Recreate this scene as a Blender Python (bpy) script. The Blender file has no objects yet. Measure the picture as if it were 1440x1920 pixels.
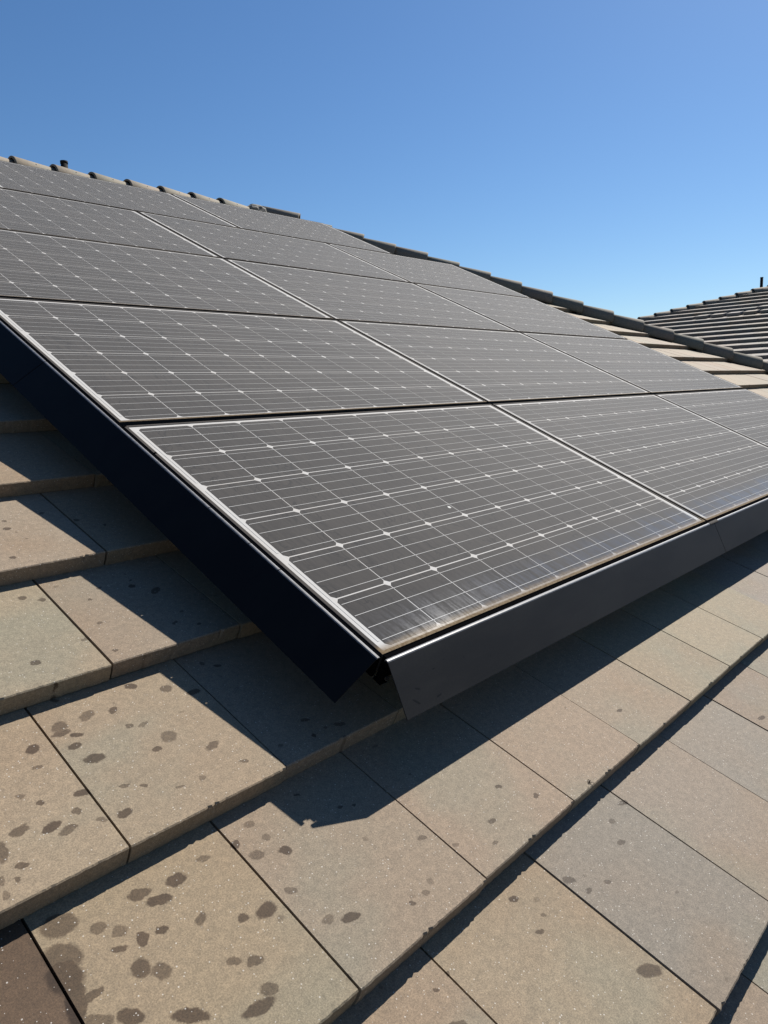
import bpy, bmesh, math, random
from mathutils import Vector, Matrix
C = bpy.context
rnd = random.Random(7)

# ---------------------------------------------------------------- camera, sky, sun, exposure
THETA = math.radians(25.0)          # pitch of the house roof
H0 = 4.4                            # height of the roof frame's origin above the ground
RM = Matrix.Rotation(THETA, 4, 'X')
WORLD = Matrix.Translation((0, 0, H0)) @ RM      # roof frame (x along the eave, y up the slope, z off the roof) -> world

sc = C.scene
cam_d = bpy.data.cameras.new('camera')
cam = bpy.data.objects.new('camera', cam_d)
sc.collection.objects.link(cam)
cam_d.sensor_fit = 'VERTICAL'
cam_d.sensor_height = 36.0
cam_d.sensor_width = 27.0
cam_d.lens = 1372.1 / 1920 * 36.0
cam_d.clip_start = 0.02
cam_d.clip_end = 3000
R = ((0.67801646, -0.67996278, 0.27918505), (-0.14056588, -0.49275284, -0.85874087), (0.72148105, 0.54299655, -0.4296741))
cm = Matrix(((R[0][0], -R[1][0], -R[2][0], -0.96076), (R[0][1], -R[1][1], -R[2][1], -0.61648),
             (R[0][2], -R[1][2], -R[2][2], 0.80373), (0, 0, 0, 1)))
cam.matrix_world = WORLD @ cm
sc.camera = cam

sun_roof = Vector((0.708, 0.365, 0.60)).normalized()
sun_dir = (RM.to_3x3() @ sun_roof).normalized()
sun_el = math.asin(sun_dir.z)
sun_az = math.atan2(sun_dir.x, sun_dir.y)
w = bpy.data.worlds.new('World'); sc.world = w; w.use_nodes = True
nt = w.node_tree; nt.nodes.clear()
sky = nt.nodes.new('ShaderNodeTexSky'); sky.sky_type = 'NISHITA'; sky.sun_disc = False
sky.sun_elevation = sun_el; sky.sun_rotation = sun_az
sky.altitude = 0; sky.air_density = 1.0; sky.dust_density = 0.25; sky.ozone_density = 4.0
bg = nt.nodes.new('ShaderNodeBackground'); bg.inputs[1].default_value = 0.052
wo = nt.nodes.new('ShaderNodeOutputWorld')
hs = nt.nodes.new('ShaderNodeHueSaturation'); hs.inputs['Saturation'].default_value = 1.12
tn = nt.nodes.new('ShaderNodeMix'); tn.data_type = 'RGBA'; tn.blend_type = 'MULTIPLY'; tn.inputs[0].default_value = 1.0
tn.inputs[7].default_value = (0.96, 1.07, 1.16, 1)
nt.links.new(sky.outputs[0], hs.inputs['Color']); nt.links.new(hs.outputs[0], tn.inputs[6]); nt.links.new(tn.outputs[2], bg.inputs[0])
nt.links.new(bg.outputs[0], wo.inputs[0])

sd = bpy.data.lights.new('sun', 'SUN'); sd.energy = 5.0; sd.angle = math.radians(0.53); sd.color = (1.0, 0.95, 0.87)
sun = bpy.data.objects.new('sun', sd); sc.collection.objects.link(sun)
sun.location = (0, 0, 30)
sun.rotation_euler = (-sun_dir).to_track_quat('-Z', 'Y').to_euler()
sc.view_settings.view_transform = 'Standard'; sc.view_settings.look = 'None'
sc.view_settings.exposure = 0.75; sc.view_settings.gamma = 1.0; sc.view_settings.use_curve_mapping = False

# ---------------------------------------------------------------- node helpers
class NT:
    def __init__(s, name):
        m = bpy.data.materials.new(name); m.use_nodes = True
        s.m = m; s.t = m.node_tree; s.t.nodes.clear()
        s.out = s.n('ShaderNodeOutputMaterial'); s.b = s.n('ShaderNodeBsdfPrincipled')
        s.l(s.b.outputs[0], s.out.inputs[0])
    def n(s, k, **kw):
        x = s.t.nodes.new(k)
        for a, v in kw.items(): setattr(x, a, v)
        return x
    def l(s, a, b): s.t.links.new(a, b)
    def put(s, sock, v):
        if isinstance(v, bpy.types.NodeSocket): s.l(v, sock)
        else: sock.default_value = v
    def math(s, op, a, b=0.5, c=0.5, clamp=False):
        x = s.n('ShaderNodeMath', operation=op); x.use_clamp = clamp
        s.put(x.inputs[0], a); s.put(x.inputs[1], b); s.put(x.inputs[2], c)
        return x.outputs[0]
    def vm(s, op, a, b=(0, 0, 0), out=0):
        x = s.n('ShaderNodeVectorMath', operation=op); s.put(x.inputs[0], a); s.put(x.inputs[1], b)
        return x.outputs[out]
    def rng(s, v, a, b, c=0.0, d=1.0, smooth=True):
        x = s.n('ShaderNodeMapRange'); x.interpolation_type = 'SMOOTHSTEP' if smooth else 'LINEAR'
        s.put(x.inputs[0], v)
        for i, q in enumerate((a, b, c, d)): s.put(x.inputs[i + 1], q)
        return x.outputs[0]
    def noise(s, vec, scale, detail=3.0, rough=0.5, dist=0.0, out=0):
        x = s.n('ShaderNodeTexNoise'); s.put(x.inputs['Vector'], vec); x.inputs['Scale'].default_value = scale
        x.inputs['Detail'].default_value = detail; x.inputs['Roughness'].default_value = rough
        x.inputs['Distortion'].default_value = dist
        return x.outputs[out]
    def voro(s, vec, scale, feature='F1', rand=1.0):
        x = s.n('ShaderNodeTexVoronoi'); x.feature = feature; s.put(x.inputs['Vector'], vec)
        x.inputs['Scale'].default_value = scale; x.inputs['Randomness'].default_value = rand
        return x
    def mix(s, f, a, b, mode='MIX'):
        x = s.n('ShaderNodeMix', data_type='RGBA'); x.blend_type = mode
        s.put(x.inputs[0], f); s.put(x.inputs[6], a); s.put(x.inputs[7], b)
        return x.outputs[2]
    def rgb(s, c): return (c[0], c[1], c[2], 1.0)
    def bump(s, h, strength=0.3, dist=0.001):
        x = s.n('ShaderNodeBump'); x.inputs['Strength'].default_value = strength
        x.inputs['Distance'].default_value = dist; s.put(x.inputs['Height'], h)
        s.l(x.outputs[0], s.b.inputs['Normal'])
    def roof_pos(s):
        g = s.n('ShaderNodeNewGeometry')
        p = s.vm('SUBTRACT', g.outputs['Position'], (0, 0, H0))
        r = s.n('ShaderNodeVectorRotate'); r.rotation_type = 'X_AXIS'
        s.put(r.inputs['Vector'], p); r.inputs['Angle'].default_value = -THETA
        return r.outputs[0]
    def sep(s, v):
        x = s.n('ShaderNodeSeparateXYZ'); s.put(x.inputs[0], v); return x.outputs
    def comb(s, x, y, z):
        c = s.n('ShaderNodeCombineXYZ')
        for i, q in enumerate((x, y, z)): s.put(c.inputs[i], q)
        return c.outputs[0]

def simple(name, col, rough=0.6, metal=0.0, spec=0.5, noise_amt=0.0, noise_scale=40.0):
    t = NT(name)
    if noise_amt:
        g = t.n('ShaderNodeNewGeometry'); f = t.noise(g.outputs['Position'], noise_scale, 4, 0.6)
        f = t.rng(f, 0.3, 0.7)
        t.l(t.mix(f, t.rgb([c * (1 - noise_amt) for c in col]), t.rgb([min(1, c * (1 + noise_amt)) for c in col])), t.b.inputs['Base Color'])
    else: t.b.inputs['Base Color'].default_value = t.rgb(col)
    t.b.inputs['Roughness'].default_value = rough; t.b.inputs['Metallic'].default_value = metal
    t.b.inputs['Specular IOR Level'].default_value = spec
    return t.m

# ---------------------------------------------------------------- mesh helpers
class MB:
    """collects shapes in local coordinates and links them as one mesh"""
    def __init__(s): s.v = []; s.f = []; s.smooth = []
    def add(s, vs, fs, smooth=False):
        k = len(s.v); s.v += [tuple(v) for v in vs]
        s.f += [tuple(i + k for i in f) for f in fs]; s.smooth += [smooth] * len(fs)
    def box(s, x0, y0, z0, x1, y1, z1):
        s.add([(x0, y0, z0), (x1, y0, z0), (x1, y1, z0), (x0, y1, z0), (x0, y0, z1), (x1, y0, z1), (x1, y1, z1), (x0, y1, z1)],
              [(3, 2, 1, 0), (4, 5, 6, 7), (0, 1, 5, 4), (1, 2, 6, 5), (2, 3, 7, 6), (3, 0, 4, 7)])
    def prism(s, poly, z0, z1):
        n = len(poly)
        s.add([(x, y, z0) for x, y in poly] + [(x, y, z1) for x, y in poly],
              [tuple(range(n - 1, -1, -1)), tuple(range(n, 2 * n))] + [(i, (i + 1) % n, n + (i + 1) % n, n + i) for i in range(n)])
    def extrude_x(s, prof, x0, x1, smooth=False):
        """closed (y, z) profile, counter-clockwise seen from +x, run along x"""
        n = len(prof)
        s.add([(x0, y, z) for y, z in prof] + [(x1, y, z) for y, z in prof],
              [tuple(range(n - 1, -1, -1)), tuple(range(n, 2 * n))])
        s.add([(x0, y, z) for y, z in prof] + [(x1, y, z) for y, z in prof],
              [(i, (i + 1) % n, n + (i + 1) % n, n + i) for i in range(n)], smooth)
    def tube(s, pts, r, seg=10, caps=True):
        pts = [Vector(p) for p in pts]; rs = r if isinstance(r, (list, tuple)) else [r] * len(pts)
        k = len(s.v)
        for i, p in enumerate(pts):
            d = (pts[min(i + 1, len(pts) - 1)] - pts[max(i - 1, 0)]).normalized()
            a = d.orthogonal().normalized(); b = d.cross(a)
            for j in range(seg):
                t = 2 * math.pi * j / seg
                s.v.append(tuple(p + (a * math.cos(t) + b * math.sin(t)) * rs[i]))
        for i in range(len(pts) - 1):
            for j in range(seg):
                s.f.append((k + i * seg + j, k + i * seg + (j + 1) % seg, k + (i + 1) * seg + (j + 1) % seg, k + (i + 1) * seg + j)); s.smooth.append(True)
        if caps:
            s.f.append(tuple(k + j for j in range(seg - 1, -1, -1))); s.smooth.append(False)
            s.f.append(tuple(k + (len(pts) - 1) * seg + j for j in range(seg))); s.smooth.append(False)
    def mesh(s, name, m=None):
        me = bpy.data.meshes.new(name); me.from_pydata(s.v, [], s.f)
        me.polygons.foreach_set('use_smooth', s.smooth)
        if m: me.materials.append(m)
        me.update(); return me
    def build(s, name, m, parent=None, mw=None):
        return link(name, s.mesh(name, m), parent, mw)

def link(name, data, parent=None, ml=None):
    o = bpy.data.objects.new(name, data); sc.collection.objects.link(o)
    if parent: o.parent = parent
    if ml is not None: o.matrix_local = ml
    return o

def tag(o, label=None, cat=None, group=None, kind=None):
    if label: o['label'] = label
    if cat: o['category'] = cat
    if group: o['group'] = group
    if kind: o['kind'] = kind
    return o

def thing(name, label, cat, mw, group=None):
    return tag(link(name, None, None, mw), label, cat, group)

def roofm(x, y, z, rz=0.0):
    return WORLD @ Matrix.Translation((x, y, z)) @ Matrix.Rotation(rz, 4, 'Z')

# ---------------------------------------------------------------- materials
def tile_material(name, spots=(), far=False, fine_drops=False, soaked=False):
    """sand-faced concrete: colour of the single tile comes from its object colour"""
    t = NT(name); p = t.roof_pos()
    oi = t.n('ShaderNodeObjectInfo')
    base = t.mix(t.rng(t.noise(p, 1.6, 3, 0.6), 0.35, 0.65, 0.0, 0.3), oi.outputs['Color'], t.rgb((0.215, 0.15, 0.10)))
    off = t.vm('ADD', p, t.comb(t.math('MULTIPLY', oi.outputs['Random'], 37.0), t.math('MULTIPLY', oi.outputs['Random'], 11.0), 0.0))
    big = t.noise(off, 3.2, 3, 0.5)
    col = t.mix(t.rng(big, 0.48, 0.68, 0.0, 0.38), base, t.rgb((0.150, 0.158, 0.122)))
    big2 = t.noise(t.vm('ADD', off, (5, 3, 0)), 2.3, 3, 0.5)
    col = t.mix(t.rng(big2, 0.50, 0.70, 0.0, 0.5), col, t.rgb((0.195, 0.133, 0.082)))
    if soaked: col = t.mix(t.rng(big, 0.4, 0.7), t.rgb((0.050, 0.030, 0.017)), t.rgb((0.085, 0.055, 0.034)))
    if not far:
        g1 = t.noise(p, 420, 4, 0.75)
        col = t.mix(1.0, col, t.mix(t.rng(g1, 0.3, 0.7), t.rgb((0.72, 0.72, 0.72)), t.rgb((1.28, 1.27, 1.24))), 'MULTIPLY')
        g2 = t.noise(p, 85, 3, 0.6)
        col = t.mix(1.0, col, t.mix(t.rng(g2, 0.3, 0.7), t.rgb((0.90, 0.90, 0.90)), t.rgb((1.1, 1.09, 1.08))), 'MULTIPLY')
        drops = None
        wob = t.vm('SUBTRACT', t.noise(p, 75, 2, 0.6, 0.0, 1), (0.5, 0.5, 0.5))
        wp = t.vm('ADD', t.vm('MULTIPLY', p, (1, 1, 0)), t.vm('MULTIPLY', wob, (0.011, 0.011, 0)))
        wob2 = t.vm('SUBTRACT', t.noise(p, 320, 2, 0.6, 0.0, 1), (0.5, 0.5, 0.5)); wp = t.vm('ADD', wp, t.vm('MULTIPLY', wob2, (0.003, 0.003, 0)))
        for x, y, a, b, r in spots:
            m = t.n('ShaderNodeMapping'); m.vector_type = 'TEXTURE'; t.l(wp, m.inputs['Vector'])
            m.inputs['Location'].default_value = (x, y, 0); m.inputs['Rotation'].default_value = (0, 0, r)
            m.inputs['Scale'].default_value = (a, b, 1)
            d = t.vm('LENGTH', m.outputs[0], out=1)
            # a big splash is wetter than a small drop that has half dried
            wet = min(1.0, 0.5 + 0.4 * rnd.random() + a * 12)
            s_ = t.rng(d, 1.10, 0.80, 0.0, wet)
            drops = s_ if drops is None else t.math('MAXIMUM', drops, s_)
        if fine_drops:
            v = t.voro(t.vm('MULTIPLY', wp, (1, 1.4, 1)), 24)
            thr = t.rng(v.outputs['Color'], 0.45, 1.0, 0.0, 0.21, False)
            s_ = t.math('MULTIPLY', t.rng(t.math('SUBTRACT', thr, v.outputs['Distance']), -0.01, 0.05), 0.42)
            drops = s_ if drops is None else t.math('MAXIMUM', drops, s_)
        if drops is not None:
            col = t.mix(drops, col, t.mix(1.0, col, t.rgb((0.28, 0.24, 0.215)), 'MULTIPLY'))
        # sparkling grains of quartz in the sand facing
        v = t.voro(p, 250); wn = t.sep(v.outputs['Color'])
        spark = t.math('MULTIPLY', t.math('LESS_THAN', v.outputs['Distance'], t.math('MULTIPLY', wn[1], 0.30)), t.math('GREATER_THAN', wn[0], 0.80))
        col = t.mix(t.math('MULTIPLY', spark, 0.5), col, t.rgb((0.6, 0.57, 0.52)))
        t.bump(t.math('ADD', g1, t.math('MULTIPLY', g2, 0.8)), 0.45, 0.0008)
    t.l(col, t.b.inputs['Base Color'])
    t.b.inputs['Roughness'].default_value = 0.82; t.b.inputs['Specular IOR Level'].default_value = 0.35
    return t.m

PX, PY, GAP, ML, MBt = 1.6607, 1.0018, 0.014, 0.0345, 0.0231    # panel pitches, gap, margins of the cell field

def panel_material(name, base, dust, coat=0.05, coat_rough=0.07, rough=0.8, streaks=0.6, sheen=0.28, cracks=False, spec=0.14):
    """everything under the glass shares one film of dust, dried drips and the silt left along the lower edge"""
    t = NT(name); p = t.roof_pos(); c = t.sep(p)
    yl = t.math('MULTIPLY', t.math('FRACT', t.math('DIVIDE', t.math('ADD', c[1], MBt - GAP / 2), PY)), PY)
    n1 = t.noise(p, 2.2, 4, 0.6)
    st = t.noise(t.vm('MULTIPLY', p, (95, 9, 1)), 1.0, 4, 0.65)
    gr = t.noise(p, 260, 3, 0.7)
    f = t.math('MULTIPLY', t.rng(n1, 0.3, 0.7, 0.75, 1.15), dust)
    f = t.math('MULTIPLY', f, t.rng(st, 0.34, 0.62, 1 - streaks * 0.5, 1.1))
    f = t.math('MULTIPLY', f, t.rng(gr, 0.3, 0.7, 0.88, 1.12))
    # rain keeps the lowest hand's breadth of the glass cleaner
    clean = t.rng(t.math('ADD', yl, t.math('MULTIPLY', t.noise(t.vm('MULTIPLY', p, (6, 1, 1)), 1.0, 3), 0.05)), 0.19, 0.06)
    clean = t.math('MULTIPLY', clean, t.math('MULTIPLY', t.rng(c[1], 0.6, 1.1, 1.0, 0.12), t.rng(t.noise(t.vm('MULTIPLY', p, (9, 3, 1)), 1.0, 4, 0.6), 0.3, 0.62, 0.45, 1.0)))
    f = t.math('MULTIPLY', f, t.math('SUBTRACT', 1.0, t.math('MULTIPLY', clean, 0.45)))
    if cracks:
        v = t.voro(t.vm('ADD', t.vm('MULTIPLY', p, (36, 13, 1)), t.vm('MULTIPLY', t.noise(p, 22, 2, 0.5, 0, 1), (1.8, 1.8, 0))), 1.0, 'DISTANCE_TO_EDGE')
        ln = t.math('MULTIPLY', t.rng(v.outputs['Distance'], 0.0, 0.05, 1.0, 0.0), t.rng(t.noise(p, 9, 3), 0.42, 0.58))
        f = t.math('MULTIPLY', f, t.math('SUBTRACT', 1.0, t.math('MULTIPLY', ln, 0.8)))
    ge = t.n('ShaderNodeNewGeometry')
    top = t.rng(t.vm('DOT_PRODUCT', ge.outputs['Normal'], (0.0, -math.sin(THETA), math.cos(THETA)), out=1), 0.3, 0.8)      # dust settles on what faces up
    f = t.math('MULTIPLY', f, t.rng(top, 0.0, 1.0, 0.15, 1.0))
    col = t.mix(t.math('MINIMUM', f, 0.95), t.rgb(base), t.rgb((0.285, 0.245, 0.20)))
    silt_h = t.math('MULTIPLY', t.math('ADD', 0.020, t.math('MULTIPLY', t.noise(t.vm('MULTIPLY', p, (14, 1, 1)), 1.0, 5, 0.7), 0.026)), t.rng(c[1], 0.5, 1.3, 1.0, 0.4))
    silt = t.math('MULTIPLY', top, t.rng(yl, silt_h, t.math('MULTIPLY', silt_h, 0.35)))
    sc_ = t.mix(t.rng(t.noise(p, 110, 4, 0.7), 0.35, 0.65), t.rgb((0.11, 0.072, 0.036)), t.rgb((0.19, 0.145, 0.09)))
    col = t.mix(t.math('MULTIPLY', silt, t.rng(c[1], 0.5, 1.6, 0.88, 0.4)), col, sc_)
    # stray bird spots and specks of soot
    v = t.voro(p, 3.1); q = t.sep(v.outputs['Color'])
    sp = t.math('LESS_THAN', t.math('ADD', v.outputs['Distance'], t.math('MULTIPLY', t.noise(p, 180, 2), 0.02)), t.math('MULTIPLY', q[0], 0.032))
    col = t.mix(t.math('MULTIPLY', sp, 0.8), col, t.rgb((0.62, 0.62, 0.58)))
    v = t.voro(t.vm('ADD', p, (3.3, 1.7, 0)), 2.6); q = t.sep(v.outputs['Color'])
    sp = t.math('LESS_THAN', v.outputs['Distance'], t.math('MULTIPLY', q[1], 0.014))
    col = t.mix(sp, col, t.rgb((0.02, 0.018, 0.015)))
    t.l(col, t.b.inputs['Base Color'])
    b = t.b.inputs
    b['Roughness'].default_value = rough
    b['Coat Weight'].default_value = coat; b['Coat Roughness'].default_value = coat_rough; b['Coat IOR'].default_value = 1.5
    t.l(t.rng(t.math('MULTIPLY', clean, t.math('MULTIPLY', t.rng(st, 0.36, 0.60, 0.25, 1.1), t.rng(gr, 0.3, 0.7, 0.6, 1.2))), 0.0, 1.0, coat, min(1.0, coat * 16)), b['Coat Weight'])
    b['Sheen Weight'].default_value = sheen; b['Sheen Roughness'].default_value = 0.42
    b['Sheen Tint'].default_value = (0.85, 0.79, 0.71, 1)
    b['Specular IOR Level'].default_value = spec
    t.bump(t.math('ADD', gr, t.math('MULTIPLY', st, 0.5)), 0.05, 0.0005)
    return t.m

M_cell = panel_material('dusty_cell', (0.006, 0.007, 0.010), 0.085, spec=0.10, cracks=True)
M_back = panel_material('dusty_backsheet', (0.46, 0.465, 0.46), 0.42, streaks=0.3)
M_bus = panel_material('dusty_ribbon', (0.42, 0.42, 0.41), 0.2, streaks=0.2)
M_frame = panel_material('dusty_black_frame', (0.02, 0.02, 0.022), 0.16, coat=0.0, coat_rough=0.3, rough=0.8, streaks=0.3, sheen=0.05, spec=0.04)

def skirt_material(name, dust, spec):  # a low dust value also darkens the plate on the shaded side
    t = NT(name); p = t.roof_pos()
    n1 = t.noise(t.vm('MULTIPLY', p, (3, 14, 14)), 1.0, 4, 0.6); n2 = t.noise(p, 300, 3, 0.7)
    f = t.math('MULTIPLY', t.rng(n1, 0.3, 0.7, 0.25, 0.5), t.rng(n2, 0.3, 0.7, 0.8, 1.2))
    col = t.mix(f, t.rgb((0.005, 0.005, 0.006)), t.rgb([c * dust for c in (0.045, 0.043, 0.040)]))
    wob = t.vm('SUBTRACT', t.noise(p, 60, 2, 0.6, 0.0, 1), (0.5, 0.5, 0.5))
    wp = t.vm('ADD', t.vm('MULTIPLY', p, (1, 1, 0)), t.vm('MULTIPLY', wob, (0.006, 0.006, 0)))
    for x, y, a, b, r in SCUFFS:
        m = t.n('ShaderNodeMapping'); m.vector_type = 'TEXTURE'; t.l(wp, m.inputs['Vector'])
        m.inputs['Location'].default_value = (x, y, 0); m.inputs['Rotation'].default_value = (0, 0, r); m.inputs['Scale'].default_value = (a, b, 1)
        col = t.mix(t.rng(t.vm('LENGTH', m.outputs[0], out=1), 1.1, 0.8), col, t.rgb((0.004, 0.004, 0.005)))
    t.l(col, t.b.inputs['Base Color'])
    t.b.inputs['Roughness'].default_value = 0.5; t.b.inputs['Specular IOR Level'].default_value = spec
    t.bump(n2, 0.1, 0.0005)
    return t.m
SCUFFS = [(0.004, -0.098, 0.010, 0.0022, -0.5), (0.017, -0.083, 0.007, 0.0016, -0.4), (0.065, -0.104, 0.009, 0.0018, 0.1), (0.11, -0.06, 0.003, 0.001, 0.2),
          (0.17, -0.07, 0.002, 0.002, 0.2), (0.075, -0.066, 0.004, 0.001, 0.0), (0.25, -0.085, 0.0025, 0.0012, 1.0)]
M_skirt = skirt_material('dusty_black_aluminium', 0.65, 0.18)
M_skirt_side = skirt_material('shaded_black_aluminium', 0.3, 0.08)  # same finish as the front skirt, its colour darkened for the shaded side
M_void = simple('matte_black_metal', (0.003, 0.003, 0.0035), 1.0, spec=0.0)
M_lip = simple('sunlit_bent_edge', (0.10, 0.10, 0.105), 0.40, spec=0.6, noise_amt=0.3, noise_scale=80)  # paler base colour stands for sun caught on the bent lip
M_steel = simple('bright_steel', (0.6, 0.6, 0.6), 0.3, 1.0)
M_pipe = simple('black_pipe', (0.012, 0.012, 0.012), 0.85, spec=0.15)
M_deck = simple('dark_underlay', (0.02, 0.019, 0.018), 0.9, noise_amt=0.3)
M_mortar = simple('grey_mortar', (0.15, 0.145, 0.13), 0.9, noise_amt=0.35, noise_scale=60)
M_wall = simple('cream_stucco', (0.36, 0.32, 0.25), 0.9, noise_amt=0.12, noise_scale=30)
M_ground = simple('dry_ground', (0.14, 0.115, 0.08), 0.95, noise_amt=0.35, noise_scale=2.0)
M_twig = simple('dry_twig', (0.05, 0.035, 0.02), 0.8)
M_tile = tile_material('sand_faced_concrete')
M_tile_far = tile_material('concrete_tile_at_distance', far=True)

# ---------------------------------------------------------------- ground
g = MB(); g.add([(-400, -400, 0), (400, -400, 0), (400, 400, 0), (-400, 400, 0)], [(0, 1, 2, 3)])
tag(g.build('ground', M_ground), kind='structure')

# ---------------------------------------------------------------- the house under the panels
RIDGE_Y, APEX_X, EAVE_Y, LEFT_X = 5.95, 4.47, -3.2, -6.0
COS = math.cos(THETA)
def hip_x(y): return APEX_X + (RIDGE_Y - y) * COS
HOUSE_BASE = Vector((3.0, 2.0, 0.0))
house = thing('house', 'house whose brown flat tile roof carries the solar panels', 'house', Matrix.Translation(HOUSE_BASE))
HL = Matrix.Translation(-HOUSE_BASE)
DZ = -0.275
def rw(x, y, z): return (WORLD @ Vector((x, y, z))) - HOUSE_BASE
# deck: a closed hipped body (front slope, hip end, back slope)
ap = rw(APEX_X, RIDGE_Y, DZ); rl = rw(LEFT_X, RIDGE_Y, DZ)
e0 = rw(LEFT_X, EAVE_Y, DZ); e1 = rw(hip_x(EAVE_Y), EAVE_Y, DZ)
yb = ap.y + (ap.y - e0.y)
b0 = Vector((e0.x, yb, e0.z)); b1 = Vector((e1.x, yb, e1.z))
th = Vector((0, 0, 0.16))
vs = [e0, e1, ap, rl, b1, b0, e0 - th, e1 - th, b1 - th, b0 - th]
g = MB(); g.add(vs, [(0, 1, 2, 3), (1, 4, 2), (4, 5, 3, 2), (6, 7, 1, 0), (7, 8, 4, 1), (8, 9, 5, 4), (9, 6, 0, 3, 5), (9, 8, 7, 6)])
g.build('roof_deck', M_deck, house)
g = MB(); zt = e0.z - 0.17
for a in ((e0.x + 0.5, e0.y + 0.5, e1.x - 0.5, yb - 0.5),):
    g.box(a[0], a[1], 0, a[2], a[3], zt)
g.build('wall', M_wall, house)
# tiles on the two slopes turned away from us, kept as low relief courses
g = MB()
def slope_courses(P, along, up, n, width_at, rows, e=0.347):
    for k in range(rows):
        a0, a1 = width_at(k * e)
        if a1 - a0 < 0.1: continue
        a0b, a1b = width_at((k + 1) * e + 0.02); a0b = max(a0b, a0) if a0b > a0 else a0; a1b = min(a1b, a1)
        o = P + up * (k * e)
        g.add([o + along * a0 + n * 0.03, o + along * a1 + n * 0.03, o + along * a1 + n * 0.072, o + along * a0 + n * 0.072,
               o + up * (e + 0.02) + along * a0b + n * 0.03, o + up * (e + 0.02) + along * a1b + n * 0.03],
              [(0, 1, 2, 3), (3, 2, 5, 4)])
lenb = (b1 - Vector((ap.x, ap.y, ap.z))).length
upb = Vector((0, -COS, math.sin(THETA))); nb = Vector((0, math.sin(THETA), COS))
L1 = b1.x - b0.x
slope_courses(b1, Vector((-1, 0, 0)), upb, nb, lambda s: (s * COS, L1), 26)
uph = Vector((-COS, 0, math.sin(THETA))); nh = Vector((math.sin(THETA), 0, COS)); L2 = b1.y - e1.y
slope_courses(e1, Vector((0, 1, 0)), uph, nh, lambda s: (s * COS, L2 - s * COS), 26)
tag(g.build('tile_courses', M_tile_far, house), kind='stuff').color = (0.20, 0.165, 0.125, 1)

# one flat concrete tile: top falls by DROP over one exposure so that the next course lies on it
E0, W0 = 0.347, 0.2895
def tile_mesh(name, w, n, seed, exposure=E0, drop=0.040, thick=0.0385, over=0.07, rag=0.00045):
    r = random.Random(seed); L = exposure + over; sl = drop / exposure
    m = MB(); st = []
    for i in range(n + 1):
        x = -w / 2 + w * i / n
        j1 = r.gauss(0, rag); j2 = r.gauss(0, rag)
        if n > 4 and r.random() < 0.03: j1 -= 0.002; j2 += 0.0025
        ch = 0.0022
        st.append([(x, 0.0015 + r.gauss(0, rag * 0.8), -thick), (x, 0.0 + abs(r.gauss(0, rag)), -thick * 0.5), (x, 0.0 + abs(j2), -ch + j1 * 0.6), (x, ch + abs(j2), -ch * sl + min(j1, 0) * 0.4), (x, 0.014, -0.014 * sl),
                   (x, L, -L * sl), (x, L, -L * sl - thick)])
    vs = [p for s_ in st for p in s_]; k = 7; fs = []
    for i in range(n):
        for j in range(k):
            a = i * k + j; b = i * k + (j + 1) % k
            fs.append((a, a + k, b + k, b))
    fs.append(tuple(reversed(range(k)))); fs.append(tuple(n * k + j for j in range(k)))
    # profile runs front bottom -> front top -> back top -> back bottom: make faces look outwards
    m.add(vs, fs)
    me = m.mesh(name)
    bm = bmesh.new(); bm.from_mesh(me); bmesh.ops.recalc_face_normals(bm, faces=bm.faces); bm.to_mesh(me); bm.free()
    return me
near_meshes = [tile_mesh('roof_tile', W0 - d, 44, 10 + i) for i, d in enumerate((0.0026, 0.0042, 0.0056, 0.0034, 0.0050, 0.0040))]
low_meshes = [tile_mesh('roof_tile', W0 - 0.004, 44, 40 + i, exposure=0.347) for i in range(4)]
far_mesh = tile_mesh('roof_tile', W0 - 0.005, 2, 3, rag=0.0)
ALB = 0.66       # the sand facing is a mid brown in itself
PAL = [(0.325, 0.255, 0.165), (0.315, 0.25, 0.17), (0.305, 0.255, 0.175), (0.30, 0.24, 0.175), (0.32, 0.235, 0.155)]
PAL_GREY = [(0.255, 0.225, 0.185), (0.245, 0.22, 0.19), (0.255, 0.235, 0.185), (0.28, 0.23, 0.18)]
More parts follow.
